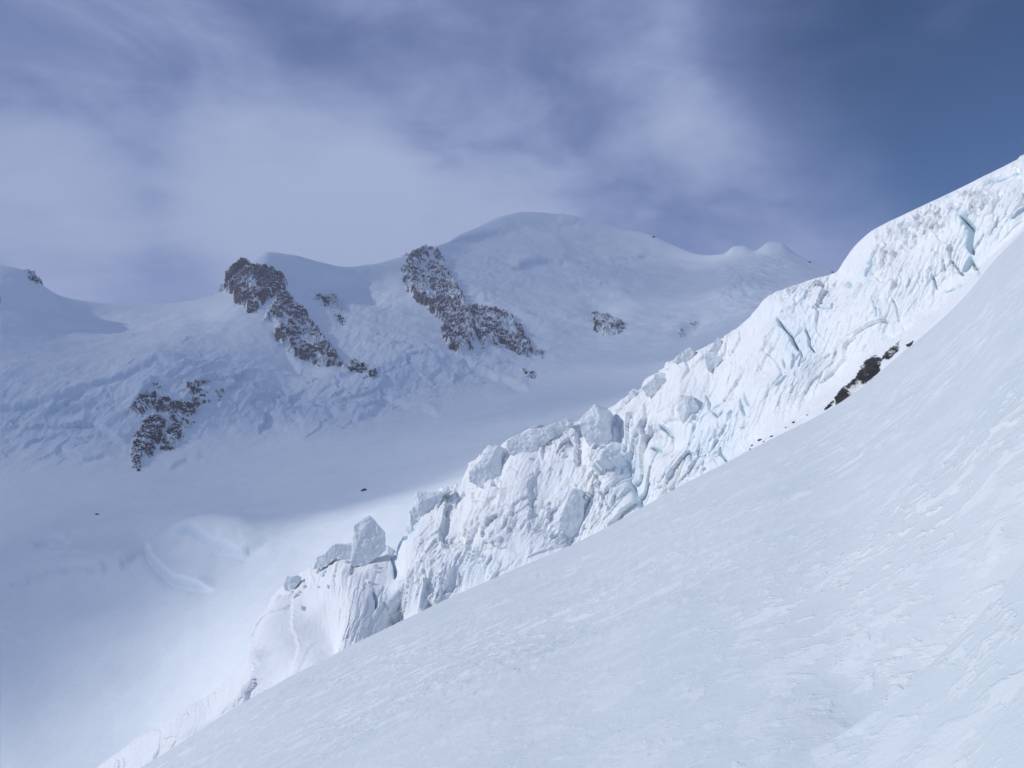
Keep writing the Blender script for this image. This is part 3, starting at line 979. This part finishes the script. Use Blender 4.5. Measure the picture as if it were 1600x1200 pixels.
# ================================================================== foreground snow slope
fx = np.concatenate([np.linspace(-1000, 60, 60), np.linspace(70, 1640, 540), np.linspace(1660, 2700, 60)])
te = (HZ - edge(fx)) / F
te = smooth1d(te, 6)
Ye = pchip([-1000, 0, 215, 600, 900, 1200, 1400, 1600, 2700], [30, 34, 38, 50, 62, 74, 80, 80, 70], fx)
h0 = 1.62
kk = h0 / Ye ** 2
s0 = te + 2 * h0 / Ye
w = np.concatenate([np.linspace(1 / 0.8, 1 / 2.4, 40)[:-1], np.linspace(1 / 2.4, 1 / 30.0, 330)[:-1]])
rowsY = []
for a in w:
    rowsY.append(0 * fx + 1 / a)
wl = np.linspace(0, 1, 90)
for a in wl:                                  # 30 m .. beyond the edge, even in 1/Y up to the edge and then on
    y_end = Ye * 1.25
    rowsY.append(1 / ((1 - a) / 30.0 + a / y_end))
for a in np.linspace(1.3, 3.0, 24):
    rowsY.append(np.maximum(Ye * a, rowsY[-1] + 0.5))
FY = np.array(rowsY)
Z = s0 * FY - h0 - kk * FY ** 2
FG = np.stack([(fx - 800) / F * FY, FY, Z], -1)
px, py = project(FG)
P = FG
q2 = np.stack([P[..., 0], P[..., 1], 0 * P[..., 0]], -1)
ca, sa = math.cos(math.radians(-25)), math.sin(math.radians(-25))
al, ac = q2[..., 0] * ca + q2[..., 1] * sa, -q2[..., 0] * sa + q2[..., 1] * ca      # along / across the wind
wq = lambda a, b, o: np.stack([al / a, ac / b, 0 * al + o + 0.37], -1)
D = fbm(wq(12, 9, 1), 3) * 0.15 * sstep(1, 12, FY)
D += fbm(wq(2.2, 1.9, 5), 3) * 0.030
zone = sstep(-0.2, 0.35, fbm(wq(6, 5, 11), 3))
plate = fbm(wq(0.50, 0.42, 21), 4, 0.55)
plate2 = fbm(wq(0.20, 0.18, 25), 3, 0.55)
D += (0.25 + 0.75 * zone) * (0.015 * sstep(0.06, 0.20, plate) + 0.006 * sstep(0.05, 0.3, plate2))
D += (0.3 + 0.7 * zone) * 0.006 * fbm(wq(0.12, 0.11, 31), 2, 0.6)
gx_, gy_ = [(1680, 740), (1600, 852), (1560, 905), (1510, 965), (1440, 1032), (1395, 1076), (1320, 1130), (1220, 1190)], None
s, t = pdist(px, py, gx_)
# + lies towards the lower right of the furrow
dep = (0.6 + 0.4 * sstep(1400, 1620, px)) * sstep(1200, 1480, px)
D += -0.36 * np.exp(-(s / 85) ** 2) / (1 + np.exp(np.clip(s / 3.0, -30, 30))) * dep
FG[..., 2] += D
link('snow_slope', mesh_from_grid('snow_slope', FG, M_FORE), kind='structure')

# ================================================================== cloud bank overhead: its shade lies on the basin and the mountain
bpts = np.array([(-60, 1310), (90, 1240), (195, 1140), (285, 1040), (360, 950), (435, 864), (505, 808), (600, 780), (740, 750), (900, 688), (1060, 608), (1200, 528), (1330, 480)], float)
gb = far_point(bpts[:, 0], bpts[:, 1])
gb = np.concatenate([[gb[0] - (gb[1] - gb[0]) / np.linalg.norm(gb[1] - gb[0]) * 900], gb, [gb[-1] + np.array([1500., 1500, 100])], [gb[-1] + np.array([4000., 4000, 100])]])
ZC, TC = 4200.0, 120.0
cb = gb + (ZC - gb[:, 2:3]) / S[2] * S
tt = np.concatenate([[0], np.cumsum(np.linalg.norm(np.diff(cb[:, :2], axis=0), axis=1))])
tq = np.sort(np.concatenate([np.linspace(0, tt[-1], 160), np.linspace(tt[1], tt[-3], 160)]))
edgec = np.stack([np.interp(tq, tt, cb[:, i]) for i in range(3)], -1)
for i in range(2):
    edgec[:, i] = smooth1d(edgec[:, i], 5)
across = np.concatenate([[0, 10, 25, 45, 70, 100, 140, 190, 250], np.linspace(320, 4200, 34)])
away = np.array([-0.93, 0.36, 0.0])
CG = edgec[None] + across[:, None, None] * away
CG[..., 2] = ZC
cn = fbm(CG / 260.0, 4)
CG[..., 0] += 45 * cn * np.exp(-across / 300)[:, None] * away[0] * -1
th = TC * sstep(0, 70, across)[:, None] * (0.75 + 0.35 * fbm(CG / 500.0 + 3, 3)) * np.interp(tq, [tt[0], tt[4], tt[9], tt[-1]], [2.3, 2.0, 1.0, 0.72])[None] + 0.5
topc, botc = CG.copy(), CG.copy()
topc[..., 2] += 0.02 * th
botc[..., 2] -= th
cm, ct, cbsdf = new_mat('cloud_vapour')
ct.nodes.remove(cbsdf)
pv = ct.nodes.new('ShaderNodeVolumePrincipled')
pv.inputs['Color'].default_value = (0.95, 0.96, 1.0, 1)
pv.inputs['Density'].default_value = 0.0074
ct.links.new(pv.outputs[0], ct.nodes['Material Output'].inputs['Volume'])
full = np.concatenate([topc, botc[::-1], topc[:1]])
cme = mesh_from_grid('cloud', full, cm)
import bmesh
bm = bmesh.new()
bm.from_mesh(cme)
bmesh.ops.remove_doubles(bm, verts=bm.verts, dist=0.01)
bmesh.ops.holes_fill(bm, edges=[e for e in bm.edges if e.is_boundary], sides=0)
bmesh.ops.recalc_face_normals(bm, faces=bm.faces)
bm.to_mesh(cme)
bm.free()
link('cloud', cme, kind='stuff')

# ================================================================== haze over the basin
hm, ht, hb = new_mat('mountain_air')
ht.nodes.remove(hb)
hv = ht.nodes.new('ShaderNodeVolumePrincipled')
hv.inputs['Color'].default_value = (0.83, 0.87, 1.0, 1)
hv.inputs['Density'].default_value = 0.00009
hv.inputs['Anisotropy'].default_value = 0.2
ht.links.new(hv.outputs[0], ht.nodes['Material Output'].inputs['Volume'])
zmin = float(min(FARD[..., 2].min(), RIDD[..., 2].min(), FG[..., 2].min())) - 1.5
zmax = float(max(FARD[..., 2].max(), RIDD[..., 2].max(), FG[..., 2].max())) + 20
xm = float(np.abs(FARD[..., 0]).max()) + 50
ym = float(FARD[..., 1].max()) + 50
hme = bpy.data.meshes.new('haze')
hme.from_pydata([(x, y, z) for x in (-xm, xm) for y in (-60, ym) for z in (zmin, zmax)], [], [(0, 1, 3, 2), (4, 6, 7, 5), (0, 4, 5, 1), (2, 3, 7, 6), (0, 2, 6, 4), (1, 5, 7, 3)])
hme.materials.append(hm)
link('haze', hme, kind='stuff')
